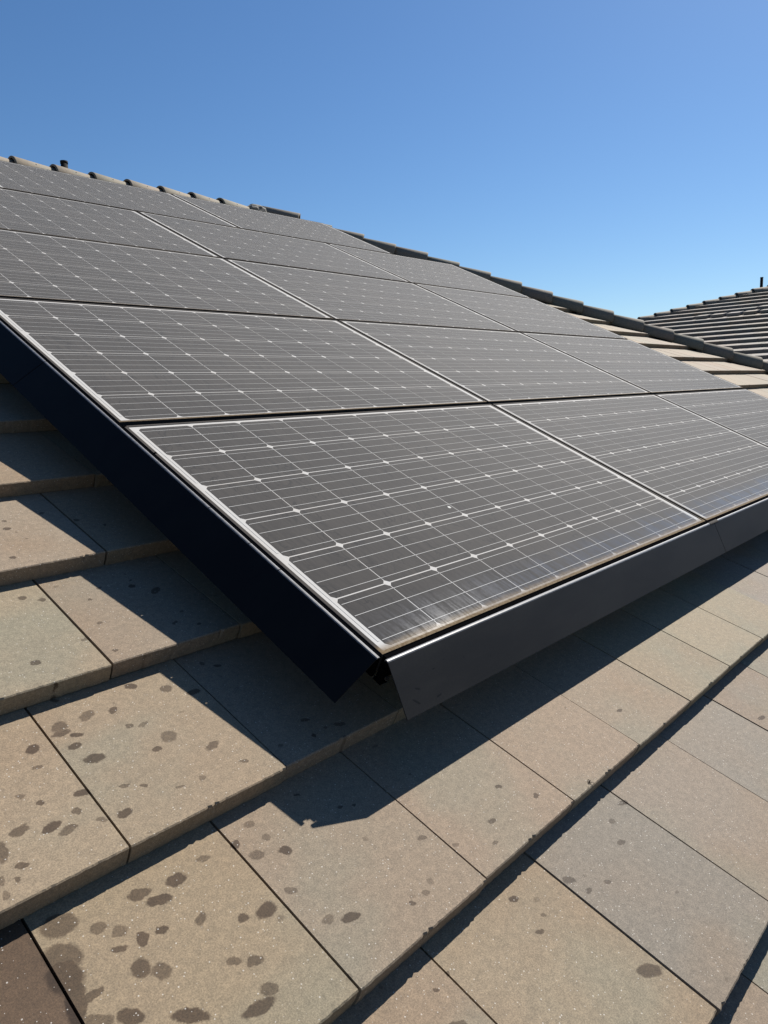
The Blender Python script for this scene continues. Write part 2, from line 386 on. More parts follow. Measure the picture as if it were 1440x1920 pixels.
# measured rows: (y of the butt, x of one joint)
ROWS = {-2: (-1.077, 0.195), -1: (-0.730, 0.055), 0: (-0.383, 0.203), 1: (-0.038, 0.060), 2: (0.318, 0.2135), 3: (0.661, 0.0845), 4: (1.006, 0.225)}
def row(k):
    if k in ROWS: return ROWS[k]
    if k < -2: return (-1.077 + (k + 2) * 0.347, 0.05 + (0.145 if k % 2 else 0))
    return (1.006 + (k - 4) * E0, 0.225 + (k - 4) * (0.1447 + 0.004))
SPOTS = [[-0.492,0.247,0.0166,0.0124,-2.55],[-0.443,0.251,0.0171,0.0098,-2.59],[-0.4,0.242,0.0113,0.0071,-2.41],[-0.29,0.249,0.0126,0.0111,2.92],[-0.479,0.149,0.0165,0.0111,2.98],[-0.355,0.133,0.0156,0.0134,-2.9],[-0.387,0.116,0.009,0.0067,3.01],[-0.306,0.074,0.0156,0.0082,-2.91],[-0.549,0.218,0.0126,0.0094,-2.42],[-0.493,0.192,0.0131,0.0078,-3.05],[-0.396,0.191,0.0075,0.0063,2.64],[-0.375,0.183,0.0104,0.0051,-2.84],[-0.478,0.215,0.0115,0.0056,2.77],[-0.497,0.23,0.0162,0.0064,3.06],[-0.476,0.386,0.0088,0.0077,2.51],[-0.496,0.021,0.0117,0.0086,-2.99],[-0.529,0.092,0.0135,0.0078,2.78],[-0.551,0.063,0.0072,0.0063,2.04],[-0.586,0.106,0.006,0.0052,1.91],[-0.56,0.176,0.007,0.005,3.06],[-0.603,0.132,0.0075,0.0058,2.32],[-0.341,0.286,0.0129,0.0084,2.71],[-0.282,0.014,0.0079,0.0054,2.7],[-0.401,0.022,0.0085,0.004,2.8],[-0.469,0.071,0.008,0.004,2.72],[-0.445,0.055,0.0063,0.004,2.59],[-0.362,0.02,0.0067,0.005,2.66],[-0.371,0.416,0.0082,0.0056,-2.88],[-0.323,0.454,0.0062,0.0053,2.84],[-0.381,0.582,0.0071,0.0069,0.82],[-0.411,0.605,0.0094,0.0078,2.77],[-0.341,0.356,0.0056,0.0053,2.99],[-0.47,0.314,0.0067,0.0046,2.62],[-0.252,0.214,0.0147,0.0072,3.13],[-0.624,0.077,0.0102,0.0055,-2.93],[-0.589,0.055,0.0125,0.0062,-2.96],[-0.569,0.04,0.011,0.005,2.8],[-0.528,0.028,0.0059,0.005,2.33],[-0.628,0.072,0.0137,0.0088,-2.9],[-0.592,0.054,0.0135,0.008,-2.94],[-0.575,0.036,0.0137,0.0071,-2.98],[-0.551,0.063,0.0075,0.0064,2.24],[-0.496,0.021,0.0107,0.0085,3.01],[-0.476,-0.1,0.0181,0.0109,2.99],[-0.53,-0.091,0.017,0.0097,2.97],[-0.512,-0.115,0.0186,0.008,2.85],[-0.426,-0.092,0.0111,0.0062,2.8],[-0.596,-0.105,0.0109,0.0083,3.03],[-0.577,-0.126,0.0118,0.0089,2.88],[-0.559,-0.153,0.0122,0.008,1.15],[-0.534,-0.157,0.0089,0.006,2.91],[-0.589,-0.148,0.011,0.0056,2.65],[-0.483,-0.174,0.0112,0.008,0.74],[-0.435,-0.207,0.0091,0.0076,3.01],[-0.403,-0.217,0.0178,0.0122,-2.99],[-0.58,-0.187,0.0146,0.013,1.75],[-0.562,-0.206,0.0136,0.0115,2.72],[-0.483,-0.251,0.0105,0.0069,2.52],[-0.46,-0.267,0.0122,0.0076,2.79],[-0.469,-0.308,0.0132,0.0091,2.53],[-0.493,-0.319,0.0253,0.0089,2.99],[-0.62,-0.232,0.0171,0.0111,2.4],[-0.564,-0.276,0.0241,0.0101,2.49],[-0.648,-0.116,0.0259,0.0192,2.27],[-0.657,-0.142,0.0272,0.0221,1.7],[-0.634,-0.073,0.025,0.018,2.9],[-0.66,-0.178,0.033,0.0133,1.18],[-0.648,0.015,0.0088,0.0058,3.0],[-0.354,-0.212,0.0105,0.0067,2.62],[-0.342,-0.281,0.0108,0.0076,2.97],[-0.312,-0.298,0.0169,0.0077,2.83],[-0.356,-0.133,0.0124,0.0092,2.65],[-0.315,-0.152,0.0111,0.0084,2.71],[-0.323,-0.114,0.0069,0.0058,2.8],[-0.371,-0.098,0.0086,0.0081,0.49],[-0.33,-0.078,0.0098,0.0073,2.96],[-0.651,-0.214,0.0181,0.0086,2.45],[-0.643,-0.183,0.0171,0.006,-3.09],[-0.66,0.05,0.0187,0.008,1.26],[-0.681,-0.018,0.0078,0.0059,1.57],[-0.677,0.006,0.0081,0.006,1.54],[-0.66,-0.003,0.0053,0.0037,2.33],[0.028,-0.631,0.0246,0.0117,2.64],[-0.189,-0.338,0.0083,0.0059,2.84],[-0.221,-0.337,0.0063,0.0045,2.83],[-0.112,-0.264,0.0097,0.0056,2.99],[0.07,-0.462,0.0136,0.0081,2.67],[0.08,-0.495,0.0093,0.0053,2.88],[0.125,-0.506,0.0083,0.0046,2.86],[0.234,-0.48,0.0108,0.006,2.95],[0.27,-0.443,0.0085,0.0047,2.98],[-0.042,-0.423,0.0092,0.0053,2.78],[-0.059,-0.484,0.0079,0.0041,2.71],[0.023,-0.314,0.0093,0.0061,2.97],[0.104,-0.27,0.0079,0.0046,2.87],[-0.281,-0.491,0.0165,0.0081,2.59],[-0.233,-0.434,0.0055,0.0035,0.51],[-0.265,-0.44,0.0057,0.0035,2.67],[0.343,-0.435,0.0096,0.0053,3.09],[-0.028,-0.471,0.0061,0.0034,2.76],[-0.074,-0.309,0.0065,0.0046,3.04],[-0.014,-0.347,0.0066,0.0043,2.93],[0.149,-0.327,0.0079,0.0049,3.02],[0.57,-0.293,0.0106,0.0053,2.96],[0.969,-0.517,0.0164,0.0068,2.99],[0.337,-0.433,0.0138,0.0061,2.78],[-0.35,0.845,0.0099,0.008,-2.57],[-0.39,0.711,0.0074,0.0062,-2.85],[-0.34,0.883,0.0062,0.0057,0.52],[-0.338,0.822,0.0033,0.0031,0.75],[-0.332,0.784,0.0043,0.0039,-3.1],[-0.411,0.604,0.0093,0.0062,-3.01],[-0.382,0.584,0.009,0.0057,-2.54],[-0.299,0.543,0.0047,0.0041,0.93],[-0.249,0.897,0.0082,0.0053,-2.68],[-0.194,0.836,0.0073,0.0055,0.94],[-0.145,0.789,0.0054,0.003,1.03],[-0.261,0.578,0.0067,0.0034,-2.76],[-0.197,0.556,0.0083,0.0071,3.13],[-0.184,0.611,0.0034,0.0029,-3.04],[-0.121,0.041,0.0096,0.0056,2.76],[-0.073,-0.003,0.0121,0.0056,2.71],[-0.136,-0.001,0.0053,0.0043,3.12],[-0.103,0.004,0.0046,0.0036,3.03],[-0.224,-0.074,0.0065,0.0031,2.65],[-0.204,0.012,0.0048,0.0034,2.79],[-0.182,-0.135,0.0051,0.0028,3.08],[-0.158,-0.145,0.0048,0.003,2.75],[-0.162,0.518,0.0172,0.0083,-2.49],[-0.198,0.557,0.0073,0.0059,0.84],[-0.194,0.387,0.0087,0.005,-2.52],[-0.153,0.362,0.0057,0.0047,0.63],[-0.157,0.42,0.0037,0.0031,-3.0],[-0.187,0.58,0.0047,0.0035,0.91],[-0.188,0.283,0.0054,0.0048,-2.97],[-0.165,0.264,0.0078,0.0057,2.87]]
ck = WORLD @ cm; cki = ck.inverted()
def in_frame(p, m=0.12):
    q = cki @ (WORLD @ Vector(p))
    if q.z > -0.05: return False
    u = 0.5 + q.x / -q.z * 1372.1 / 1440; v = 0.5 - q.y / -q.z * 1372.1 / 1920
    return -m < u < 1 + m and -m < v < 1 + m
def covered(x, y):
    return (0.28 < x < 4.8 and 0.38 < y < 3.75) or (1.0 < x < 4.0 and 0.3 < y < 4.8)
hidden = MB(); n_tiles = 0; spotted = {}
hid_me = far_mesh
tile_list = []
for k in range(-6, 20):
    y, xs = row(k)
    z = -0.158
    i0 = math.floor((LEFT_X - xs) / W0); i1 = math.ceil((hip_x(y) - xs) / W0) + 1
    for i in range(i0, i1):
        x = xs + (i + 0.5) * W0
        if x + W0 / 2 < LEFT_X + 0.1 or x - W0 / 2 > hip_x(y) - 0.02: continue
        tile_list.append((k, x, y, z))
def clip_to_hip(me, x, y):
    """cut the tile along the hip, as a tiler does"""
    bm = bmesh.new(); bm.from_mesh(me)
    co = Vector((hip_x(y) - x - 0.01, 0, 0)); no = Vector((1, COS, 0)).normalized()
    r = bmesh.ops.bisect_plane(bm, geom=bm.verts[:] + bm.edges[:] + bm.faces[:], plane_co=co, plane_no=no, clear_outer=True)
    ed = [e_ for e_ in bm.edges if e_.is_boundary]
    if ed: bmesh.ops.holes_fill(bm, edges=ed)
    nm = bpy.data.meshes.new('roof_tile'); bm.to_mesh(nm); bm.free(); return nm
for k, x, y, z in tile_list:
    if y > RIDGE_Y - 0.05: continue
    crossing = x + W0 / 2 > hip_x(y + E0 + 0.07)
    vis = not covered(x, y + 0.17) and (in_frame((x, y, z)) or in_frame((x, y + 0.3, z)) or in_frame((x - .14, y, z)) or in_frame((x + .14, y, z)) or in_frame((x + .14, y + 0.3, z)) or in_frame((x + .14, y + 0.15, z), 0.2))
    near = x < 3.2 and y < 1.4
    if k < 0: me = low_meshes[rnd.randrange(4)]
    elif near and vis: me = near_meshes[rnd.randrange(6)]
    else: me = far_mesh
    if crossing: me = clip_to_hip(me, x, y)
    if not me.vertices: continue
    zj = z + rnd.uniform(-0.0012, 0.0012) ; rz = rnd.uniform(-0.003, 0.003); yj = y + rnd.uniform(-0.002, 0.002)
    if vis and n_tiles < 298:
        n_tiles += 1
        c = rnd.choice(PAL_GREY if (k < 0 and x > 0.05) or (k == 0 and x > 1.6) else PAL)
        f = rnd.uniform(0.93, 1.07); c = [q * f for q in c]
        if k == 0 and -0.12 < x < 0.48: c = (0.31, 0.238, 0.172)
        if k == 0 and -0.95 < x < -0.68: c = (0.045, 0.028, 0.016)      # soaked through
        mat = M_tile
        if near:
            lo, hi = x - W0 / 2 - 0.04, x + W0 / 2 + 0.04
            sp = [s_ for s_ in SPOTS if lo < s_[0] < hi and y - 0.06 < s_[1] < y + E0 + 0.05]
            mat = tile_material('sand_faced_concrete_with_drops', sp, fine_drops=(x < 0.45 and k >= -1), soaked=(k == 0 and -0.95 < x < -0.68))
        elif x > 3.2: mat = M_tile_far
        o = link('roof_tile', me if not me.materials else me, house, HL @ roofm(x, yj, zj, rz))
        if not me.materials: me.materials.append(M_tile)
        o.material_slots[0].link = 'OBJECT'; o.material_slots[0].material = mat
        o.color = (c[0] * ALB, c[1] * ALB, c[2] * ALB, 1)
    else:
        mw = HL @ roofm(x, yj, zj, rz)
        hidden.add([mw @ v.co for v in me.vertices], [tuple(p_.vertices) for p_ in me.polygons])
tag(hidden.build('roof_tiles_out_of_view', M_tile, house), kind='stuff').color = (0.20, 0.17, 0.125, 1)
print('tiles', n_tiles)

# ---------------------------------------------------------------- ridge and hip caps
def cap_mesh(L, r1, r2, side=0.03, th=0.014, seg=14):
    """a barrel cap along +x; the wide mouth is at x=0, the narrow tail at x=L"""
    m = MB(); rings = []
    for x, r in ((0, r1), (0.012, r1 + 0.001), (L, r2)):
        for rr in (r, r - th):
            pts = [(x, rr, -side)] + [(x, rr * math.cos(math.pi * j / seg), rr * math.sin(math.pi * j / seg)) for j in range(seg + 1)] + [(x, -rr, -side)]
            rings.append(pts)
    n = len(rings[0]); vs = [p for r_ in rings for p in r_]; fs = []; sm = []
    def q(a, b, flip=False):
        for j in range(n - 1):
            f = (a * n + j, a * n + j + 1, b * n + j + 1, b * n + j)
            fs.append(f[::-1] if flip else f)
    q(0, 2); q(2, 4)            # outside
    q(1, 3, True); q(3, 5, True)        # inside
    q(1, 0); q(4, 5)            # mouth and tail rims
    for e_ in (0, n - 1):
        for a, b in ((0, 2), (2, 4)):
            f = (a * n + e_, b * n + e_, (b + 1) * n + e_, (a + 1) * n + e_)
            fs.append(f if e_ == 0 else f[::-1])
    m.add(vs, fs, True)
    a_ = math.radians(222); d_ = Vector((0, math.cos(a_), -math.sin(a_))); q0 = Vector((L * 0.42, 0, 0)) + d_ * (r1 * 0.5 + r2 * 0.5 - 0.004)
    k0 = len(m.f); m.tube([q0, q0 + d_ * 0.007], 0.006, 8)
    me = m.mesh('ridge_cap')
    bm = bmesh.new(); bm.from_mesh(me); bmesh.ops.recalc_face_normals(bm, faces=bm.faces); bm.to_mesh(me); bm.free()
    me.materials.append(M_cap); me.materials.append(M_pipe)
    for p_ in list(me.polygons)[k0:]: p_.material_index = 1
    for p_ in me.polygons: p_.use_smooth = abs(p_.normal.x) < 0.7
    return me
t = NT('sand_faced_cap'); p = t.roof_pos(); oi = t.n('ShaderNodeObjectInfo')
bn = t.noise(p, 6, 4, 0.6); gn = t.noise(p, 60, 3, 0.7)
col = t.mix(t.rng(bn, 0.35, 0.7, 0, 0.6), oi.outputs['Color'], t.rgb((0.13, 0.13, 0.10)))
col = t.mix(1.0, col, t.mix(t.rng(gn, 0.3, 0.7), t.rgb((0.85, 0.85, 0.85)), t.rgb((1.15, 1.15, 1.15))), 'MULTIPLY')
t.l(col, t.b.inputs['Base Color']); t.b.inputs['Roughness'].default_value = 0.85; t.bump(gn, 0.3, 0.003)
M_cap = t.m
CAP_STEP, R_BIG, R_SMALL = 0.345, 0.112, 0.088
me_cap = cap_mesh(0.41, R_BIG, R_SMALL)
CAPC = [(0.33, 0.27, 0.20), (0.30, 0.245, 0.185), (0.27, 0.235, 0.175), (0.32, 0.25, 0.19)]
k = 0
x = 1.628 - 0.33 * 16
RZ = -0.09 - R_BIG
while x < 3.7:
    mw = roofm(x, RIDGE_Y - 0.0, RZ) @ Matrix.Rotation(-THETA, 4, 'X') @ Matrix.Rotation(math.radians(2.0), 4, 'Y')
    o = link('ridge_cap', me_cap, house, HL @ mw); c = CAPC[k % 4]; o.color = (c[0] * 0.56, c[1] * 0.54, c[2] * 0.50, 1); x += 0.33; k += 1
# hip caps climb to the apex; the wide mouth is at the lower end
hd = (RM.to_3x3() @ Vector((1, -1 / COS, 0))).normalized()        # downhill direction, world
upv = Vector((0, 0, 1)); side = upv.cross(hd).normalized(); nz = hd.cross(side).normalized()
if nz.z < 0: nz = -nz
hx, hy, htop, hstep = 8.097 + 0.03, 1.84, -0.060, 0.357
d_roof = Vector((1, -1 / COS, 0)).normalized()
P9 = Vector((hx, hy, htop)); s_ = -40
for j in range(-17, 12):
    yy_ = (P9 + d_roof * (j * hstep)).y
    sag = -0.030 if 5.45 < yy_ < 5.65 else -0.017 if 4.9 < yy_ < 5.45 else -0.010 if yy_ > 5.65 else 0.0     # bedded a little deeper near the top
    P = WORLD @ (P9 + d_roof * (j * hstep)) - nz * (R_BIG - sag)
    if (P9 + d_roof * (j * hstep)).y > RIDGE_Y: continue
    # mesh +x runs uphill from the mouth
    ax = -hd; zz = nz; yy = zz.cross(ax).normalized()
    ms = Matrix((ax, yy, zz)).transposed().to_4x4()
    mw = Matrix.Translation(P) @ ms @ Matrix.Rotation(math.radians(2.2), 4, 'Y')
    o = link('hip_cap', me_cap, house, HL @ mw); c = CAPC[(j * 3) % 4]; o.color = (c[0] * 0.5, c[1] * 0.5, c[2] * 0.49, 1)
# bedding under the caps
g = MB()
def bed(A, B, hw, hgt, zoff):
    A = WORLD @ Vector(A); B = WORLD @ Vector(B); d = (B - A).normalized(); s1 = Vector((0, 0, 1)).cross(d).normalized(); n_ = d.cross(s1)
    if n_.z < 0: n_ = -n_
    pts = []
    for q_ in (A, B):
        pts += [q_ + s1 * hw - n_ * zoff, q_ + s1 * hw * 0.9 + n_ * hgt, q_ - s1 * hw * 0.9 + n_ * hgt, q_ - s1 * hw - n_ * zoff]
    g.add([q_ - HOUSE_BASE for q_ in pts], [(0, 1, 5, 4), (1, 2, 6, 5), (2, 3, 7, 6), (0, 4, 7, 3), (3, 2, 1, 0), (4, 5, 6, 7)])
bed((LEFT_X, RIDGE_Y, -0.22), (APEX_X, RIDGE_Y, -0.22), 0.07, 0.03, 0.08)
bed((APEX_X, RIDGE_Y, -0.22), (hip_x(EAVE_Y), EAVE_Y, -0.22), 0.075, 0.03, 0.09)
g.build('cap_bedding', M_deck, house)
bm = bmesh.new(); bmesh.ops.create_icosphere(bm, subdivisions=3, radius=0.10)
for v in bm.verts:
    v.co.x *= 1.25; v.co.z *= 0.75
    v.co += v.normal * (rnd.uniform(-0.008, 0.008))
me = bpy.data.meshes.new('mortar'); bm.to_mesh(me); bm.free(); me.materials.append(M_mortar)
link('mortar', me, house, HL @ roofm(4.06, RIDGE_Y, -0.16) @ Matrix.Rotation(-THETA, 4, 'X'))
# vent pipe behind the ridge
g = MB(); g.tube([(0, 0, 0), (0, 0, 0.62)], 0.031, 18); g.tube([(0, 0, 0.60), (0, 0, 0.625)], 0.034, 18)
g.build('vent_pipe', M_pipe, house, HL @ Matrix.Translation(WORLD @ Vector((2.33, 6.55, -0.2))) @ Matrix.Translation((0, 0, -0.55)))

# ---------------------------------------------------------------- solar panels
GX, GY = 0.014, 0.021      # gaps between neighbours along and up the slope
PW, PH = PX - GX, PY - GY
CELL = 0.1585; CW = 0.1556; CH = 0.1548; CHAM = 0.0085
CX0 = ML - GX / 2; CY0 = MBt - GY / 2           # corner of the cell field seen from the panel's corner
h = CW / 2; g_ = CH / 2
octo = [(-h + CHAM, -g_), (h - CHAM, -g_), (h, -g_ + CHAM), (h, g_ - CHAM), (h - CHAM, g_), (-h + CHAM, g_), (-h, g_ - CHAM), (-h, -g_ + CHAM)]
g = MB(); g.prism(octo, 0, 0.0003); me_cell = g.mesh('solar_cell', M_cell)
g = MB(); g.box(0.0085, 0.0075, -0.006, PW - 0.0105, PH - 0.0075, -0.0016); me_back = g.mesh('laminate', M_back)
g = MB()
for j in range(6):
    for b in (0.125, 0.375, 0.625, 0.875):
        y = CY0 + CELL * (j + b); g.box(CX0 + 0.004, y - 0.0007, -0.0012, CX0 + CELL * 10 - 0.004, y + 0.0007, -0.0008)
for xx in (CX0 - 0.007, CX0 + CELL * 10 + 0.004):
    for j in (0, 2, 4):
        g.box(xx - 0.001, CY0 + CELL * j + 0.02, -0.0014, xx + 0.004, CY0 + CELL * (j + 2) - 0.02, -0.0011)
me_bus = g.mesh('busbar_ribbons', M_bus)
g = MB(); FL, FD = 0.0085, 0.040
g.box(0, 0, -FD, PW, FL - 0.001, 0); g.box(0, PH - FL + 0.001, -FD, PW, PH, 0)
g.box(0, FL - 0.001, -FD, FL, PH - FL + 0.001, -0.0002); g.box(PW - FL, FL - 0.001, -FD, PW, PH - FL + 0.001, -0.0002)
me_frame = g.mesh('frame', M_frame)
ROWW = ['bottom row', 'second row from the bottom', 'third row from the bottom', 'fourth row from the bottom', 'short top row under the ridge']
labels = {
 (0, 0): 'nearest solar panel, its corner over the black skirts, pale silt along its lower edge',
 (0, 1): 'bottom row solar panel to the right of the skirt corner panel, above the skirt joint',
 (0, 2): 'bottom row solar panel farthest right, running out of the picture',
 (1, 0): 'dusty solar panel directly above the nearest one, along the left array edge',
 (1, 1): 'second row solar panel between the left edge panel and the hip side panel',
 (1, 2): 'second row solar panel at the right beside the bare tiles by the hip',
 (2, 0): 'third row solar panel cut off by the left side of the picture',
 (2, 1): 'third row solar panel in the middle of the array',
 (2, 2): 'third row solar panel at the right with its corner near the hip caps',
 (3, 0): 'fourth row solar panel at the far left below the offset top row',
 (3, 1): 'fourth row solar panel in the middle, below the joint of the top row',
 (3, 2): 'fourth row solar panel at the right whose top corner stands against the sky',
 (4, 0): 'top row dusty solar panel at the left, under the lit ridge caps',
 (4, 1): 'top row dusty solar panel at the right, its corner against the sky'}
protos = None
for r in range(5):
    for c in range(3 if r < 4 else 2):
        x = c * PX - ML + GX / 2 + (0.5 * PX if r == 4 else 0); y = r * PY - MBt + GY / 2
        dz = rnd.uniform(-0.0012, 0.0012)
        mw = roofm(x, y, dz)
        root = thing('solar_panel', labels[(r, c)], 'solar panel', mw, 'solar panels in rows on the tiled roof')
        link('frame', me_frame, root); link('laminate', me_back, root); link('busbar_ribbons', me_bus, root)
        for j in range(6):
            for i in range(10):
                o = link('solar_cell', me_cell, root); o.location = (CX0 + CELL * (i + 0.5), CY0 + CELL * (j + 0.5), -0.0016)

# rails that carry the panels, just short of the frame's edge
for r in range(5):
    for dy in (0.22, 0.76):
        xa, xb = (0.0, 3 * PX - 0.06) if r < 4 else (0.5 * PX, 2.5 * PX - 0.06)
        if dy > 0.5 and r > 0: continue
        if r > 0: continue
        y = r * PY + dy
        g = MB(); g.box(0, -0.02, -0.0, xb - xa, 0.02, 0.045)
        t_ = g.build('mounting_rail', M_void, None, roofm(xa, y, -0.087))
        tag(t_, 'black rail under the bottom row of panels, %s' % ('nearer the eave' if dy < 0.5 else 'nearer the ridge'), 'rail', 'rails under the panels')

# ---------------------------------------------------------------- skirts
def filler(name, x0, y0, x1, y1, label):  # added piece: blocks sun leaking through the gap and keeps it black
    g = MB(); g.box(0, 0, -0.052, x1 - x0, y1 - y0, -0.0030)
    if x1 > 1: g.box(0, -0.006, -0.045, x1 - x0, -0.0002, -0.0078)
    else: g.box(-0.006, 0, -0.045, -0.0002, y1 - y0, -0.0078)
    tag(g.build(name, M_void, None, roofm(x0, y0, 0)), label, 'rail', 'black pieces added in the skirt gaps to stop leaking sun')
filler('added_gap_filler', -0.025, -0.0235, 4.95, -0.0130, 'black channel added to stop sun between the lowest panels and the front skirt')
filler('added_gap_filler', -0.0370, -0.011, -0.0292, 3.97, 'black channel added to stop sun between the left panel edge and the side skirt')
def skirt_profile():
    # (y, z) of the outer face from the inner lip over the bend to the lower edge, then back inside
    out = [(-0.0245, -0.0035), (-0.0255, -0.0012), (-0.0285, -0.0003), (-0.0315, -0.0008), (-0.0335, -0.0024), (-0.1145, -0.0735)]
    inn = [(-0.1130, -0.0750), (-0.0325, -0.0042), (-0.0300, -0.0024), (-0.0265, -0.0030), (-0.0262, -0.0048)]
    return out + inn
def front_skirt(x0, x1, label):
    g = MB(); base = (x0, 0, 0)
    pr = skirt_profile()
    root = thing('front_skirt', label, 'skirt', roofm(x0, -0.03, 0), 'skirt plates along the lower edge of the array')
    g.extrude_x([(y + 0.03, z) for y, z in pr[:5] + pr[7:]], 0, x1 - x0)
    g.build('lip', M_lip, root)
    g = MB(); g.extrude_x([(y + 0.03, z) for y, z in (pr[4], pr[5], pr[6], pr[7])], 0, x1 - x0)
    g.build('plate', M_skirt, root)
    return root
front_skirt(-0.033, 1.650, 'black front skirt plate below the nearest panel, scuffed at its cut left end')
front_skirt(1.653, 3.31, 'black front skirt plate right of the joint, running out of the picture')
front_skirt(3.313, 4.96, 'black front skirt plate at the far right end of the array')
g = MB(); g.extrude_x([(0.0075, -0.0042), (0.0065, -0.0004), (0.002, 0.0006), (-0.0025, -0.0000), (-0.0044, -0.0018), (-0.0056, -0.0036), (0.0, -0.006)], 0, 0.075)
g.build('skirt_coupling', M_frame, None, roofm(1.615, -0.03, 0.0002))
tag(bpy.data.objects['skirt_coupling'], 'small pale clip over the joint of the front skirt plates', 'clip')
# side skirt: the same bent plate turned along the slope, with notches cut in its lip
def side_skirt(y0, y1, label, notches):
    L = y1 - y0
    root = thing('side_skirt', label, 'skirt', roofm(-0.040, y0, 0), 'skirt plates along the left edge of the array')
    # profile runs in (x, z): mirror of the front one
    pr = skirt_profile(); rot = Matrix.Rotation(-math.pi / 2, 4, 'Z') @ Matrix.Scale(1, 4)
    g = MB(); cuts = [0.0]
    for n_ in notches: cuts += [n_ - 0.0012, n_ + 0.0012]
    cuts.append(L)
    for i in range(0, len(cuts), 2):
        g.extrude_x([(y + 0.027, z) for y, z in pr[:5] + pr[7:]], -cuts[i + 1], -cuts[i])
    g.v = [tuple(rot @ Vector(v)) for v in g.v]
    g.build('lip', M_lip, root)
    g = MB(); g.extrude_x([(y + 0.027, z) for y, z in (pr[4], pr[5], pr[6], pr[7])], -L, 0)
    g.v = [tuple(rot @ Vector(v)) for v in g.v]
    g.build('plate', M_skirt_side, root)
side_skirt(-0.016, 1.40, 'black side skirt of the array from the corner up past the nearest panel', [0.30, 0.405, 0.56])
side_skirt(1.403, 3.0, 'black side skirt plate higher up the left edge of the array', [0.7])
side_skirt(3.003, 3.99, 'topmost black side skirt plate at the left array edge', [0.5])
# clips on the frame of the nearest panel and the bolt in the corner
def clip(x, y, label, sx=0.006, sy=0.0035):
    g = MB(); g.box(-sx / 2, -sy / 2, -0.01, sx / 2, sy / 2, 0.0012); g.box(-sx / 2 - 0.002, -sy / 2, -0.012, -sx / 2, sy / 2, -0.003)
    tag(g.build('frame_clip', M_void, None, roofm(x, y, 0)), label, 'clip', 'clips on the panel frames')
clip(-0.0245, 0.965, 'tiny black clip at the upper left corner of the nearest panel')
clip(-0.0245, 0.812, 'tiny black clip on the left frame of the nearest panel')
root = thing('corner_bracket', 'black corner bracket with a bright bolt between side and front skirt', 'bracket', roofm(-0.0275, -0.0225, -0.054))
g = MB(); g.box(-0.004, -0.006, 0.0, 0.010, 0.002, 0.030); g.box(-0.004, -0.010, -0.004, 0.014, 0.010, 0.0); g.build('plate', M_void, root)
g = MB(); hexa = [(0.0045 * math.cos(math.pi / 3 * i), 0.0045 * math.sin(math.pi / 3 * i)) for i in range(6)]
g.prism(hexa, 0, 0.004); o = g.build('bolt_head', M_steel, root); o.location = (0.006, -0.011, 0.010); o.rotation_euler = (math.radians(50), math.radians(-12), 0)

# ---------------------------------------------------------------- a dry twig on the tile edge
g = MB()
for i in range(6):
    a = rnd.uniform(0, 6.28); L = rnd.uniform(0.008, 0.02); z = 0.001
    pts = [(0, 0, z)]
    for s in range(4):
        a += rnd.uniform(-0.9, 0.9); q = pts[-1]
        pts.append((q[0] + math.cos(a) * L / 4, q[1] + math.sin(a) * L / 4, z + 0.003 * math.sin(s + i)))
    g.tube(pts, [0.0007, 0.0007, 0.0006, 0.0005, 0.0003], 5)
tag(g.build('dry_twig', M_twig, None, roofm(0.272, -0.372, -0.1585)), 'tiny curled dry twig on the lower edge of a sunlit tile', 'twig')

# grit washed into the joints and against the butts
g = MB()
def crumb(x, y, z, r):
    p = []
    for i in range(5):
        a = 2 * math.pi * i / 5 + rnd.uniform(-0.4, 0.4); q = r * rnd.uniform(0.5, 1.1); p.append((x + q * math.cos(a), y + q * math.sin(a), z - 0.0008))
    p.append((x + r * 0.2, y, z + r * rnd.uniform(0.4, 0.9)))
    g.add(p, [(i, (i + 1) % 5, 5) for i in range(5)] + [(4, 3, 2, 1, 0)])
for k in range(-2, 4):
    y0, xs = row(k)
    def zs(y): return -0.158 - 0.040 * (y - y0) / E0
    for i in range(-6, 8):
        xj = xs + i * W0
        for _ in range(rnd.randrange(2, 7)):
            y = y0 + rnd.uniform(0.003, E0 - 0.03); crumb(xj + rnd.gauss(0, 0.0035), y, zs(y), rnd.uniform(0.0006, 0.0020))
    for _ in range(46):
        x = rnd.uniform(-1.2, 2.0); y = y0 + E0 - abs(rnd.gauss(0, 0.010)) - 0.004; crumb(x, y, zs(y), rnd.uniform(0.0006, 0.0018))
    for _ in range(14):
        x = rnd.uniform(-1.2, 2.0); y = y0 + abs(rnd.gauss(0, 0.004)) + 0.002; crumb(x, y, zs(y), rnd.uniform(0.0008, 0.0022))
tag(g.build('grit', M_twig), 'dark grit and moss crumbs washed into the tile joints', 'grit', kind='stuff')

# ---------------------------------------------------------------- the neighbouring house
PHI = math.radians(16.5)
NP = Vector((14.10, 5.69, 1.81 + H0))          # a point of its hip, seen just over our hip caps
NB = Vector((NP.x + 5, NP.y - 6, 0))
nh_ = thing('neighbouring_house', 'neighbouring house behind, its hipped roof of grey-brown flat tiles in rows', 'house', Matrix.Translation(NB))
up_ = Vector((math.cos(PHI), 0, math.sin(PHI))); al = Vector((0, -1, 0)); nn = Vector((-math.sin(PHI), 0, math.cos(PHI)))
FR = Matrix((al, up_, nn)).transposed().to_4x4(); FR.translation = NP - NB      # (a, b, n) -> house local
cphi = math.cos(PHI)
BL, BT = -5.2, 5.2                               # lower and upper end of the slope
def fr(a, b, n): return FR @ Vector((a, b, n))
aL, aT = BL * cphi, BT * cphi
A_END = 16.0
e0 = fr(aL, BL, -0.09); e1 = fr(A_END, BL, -0.09); t0 = fr(aT, BT, -0.09); t1 = fr(A_END - (BT - BL) * cphi, BT, -0.09)
w2 = 2 * (t0.x - e0.x)
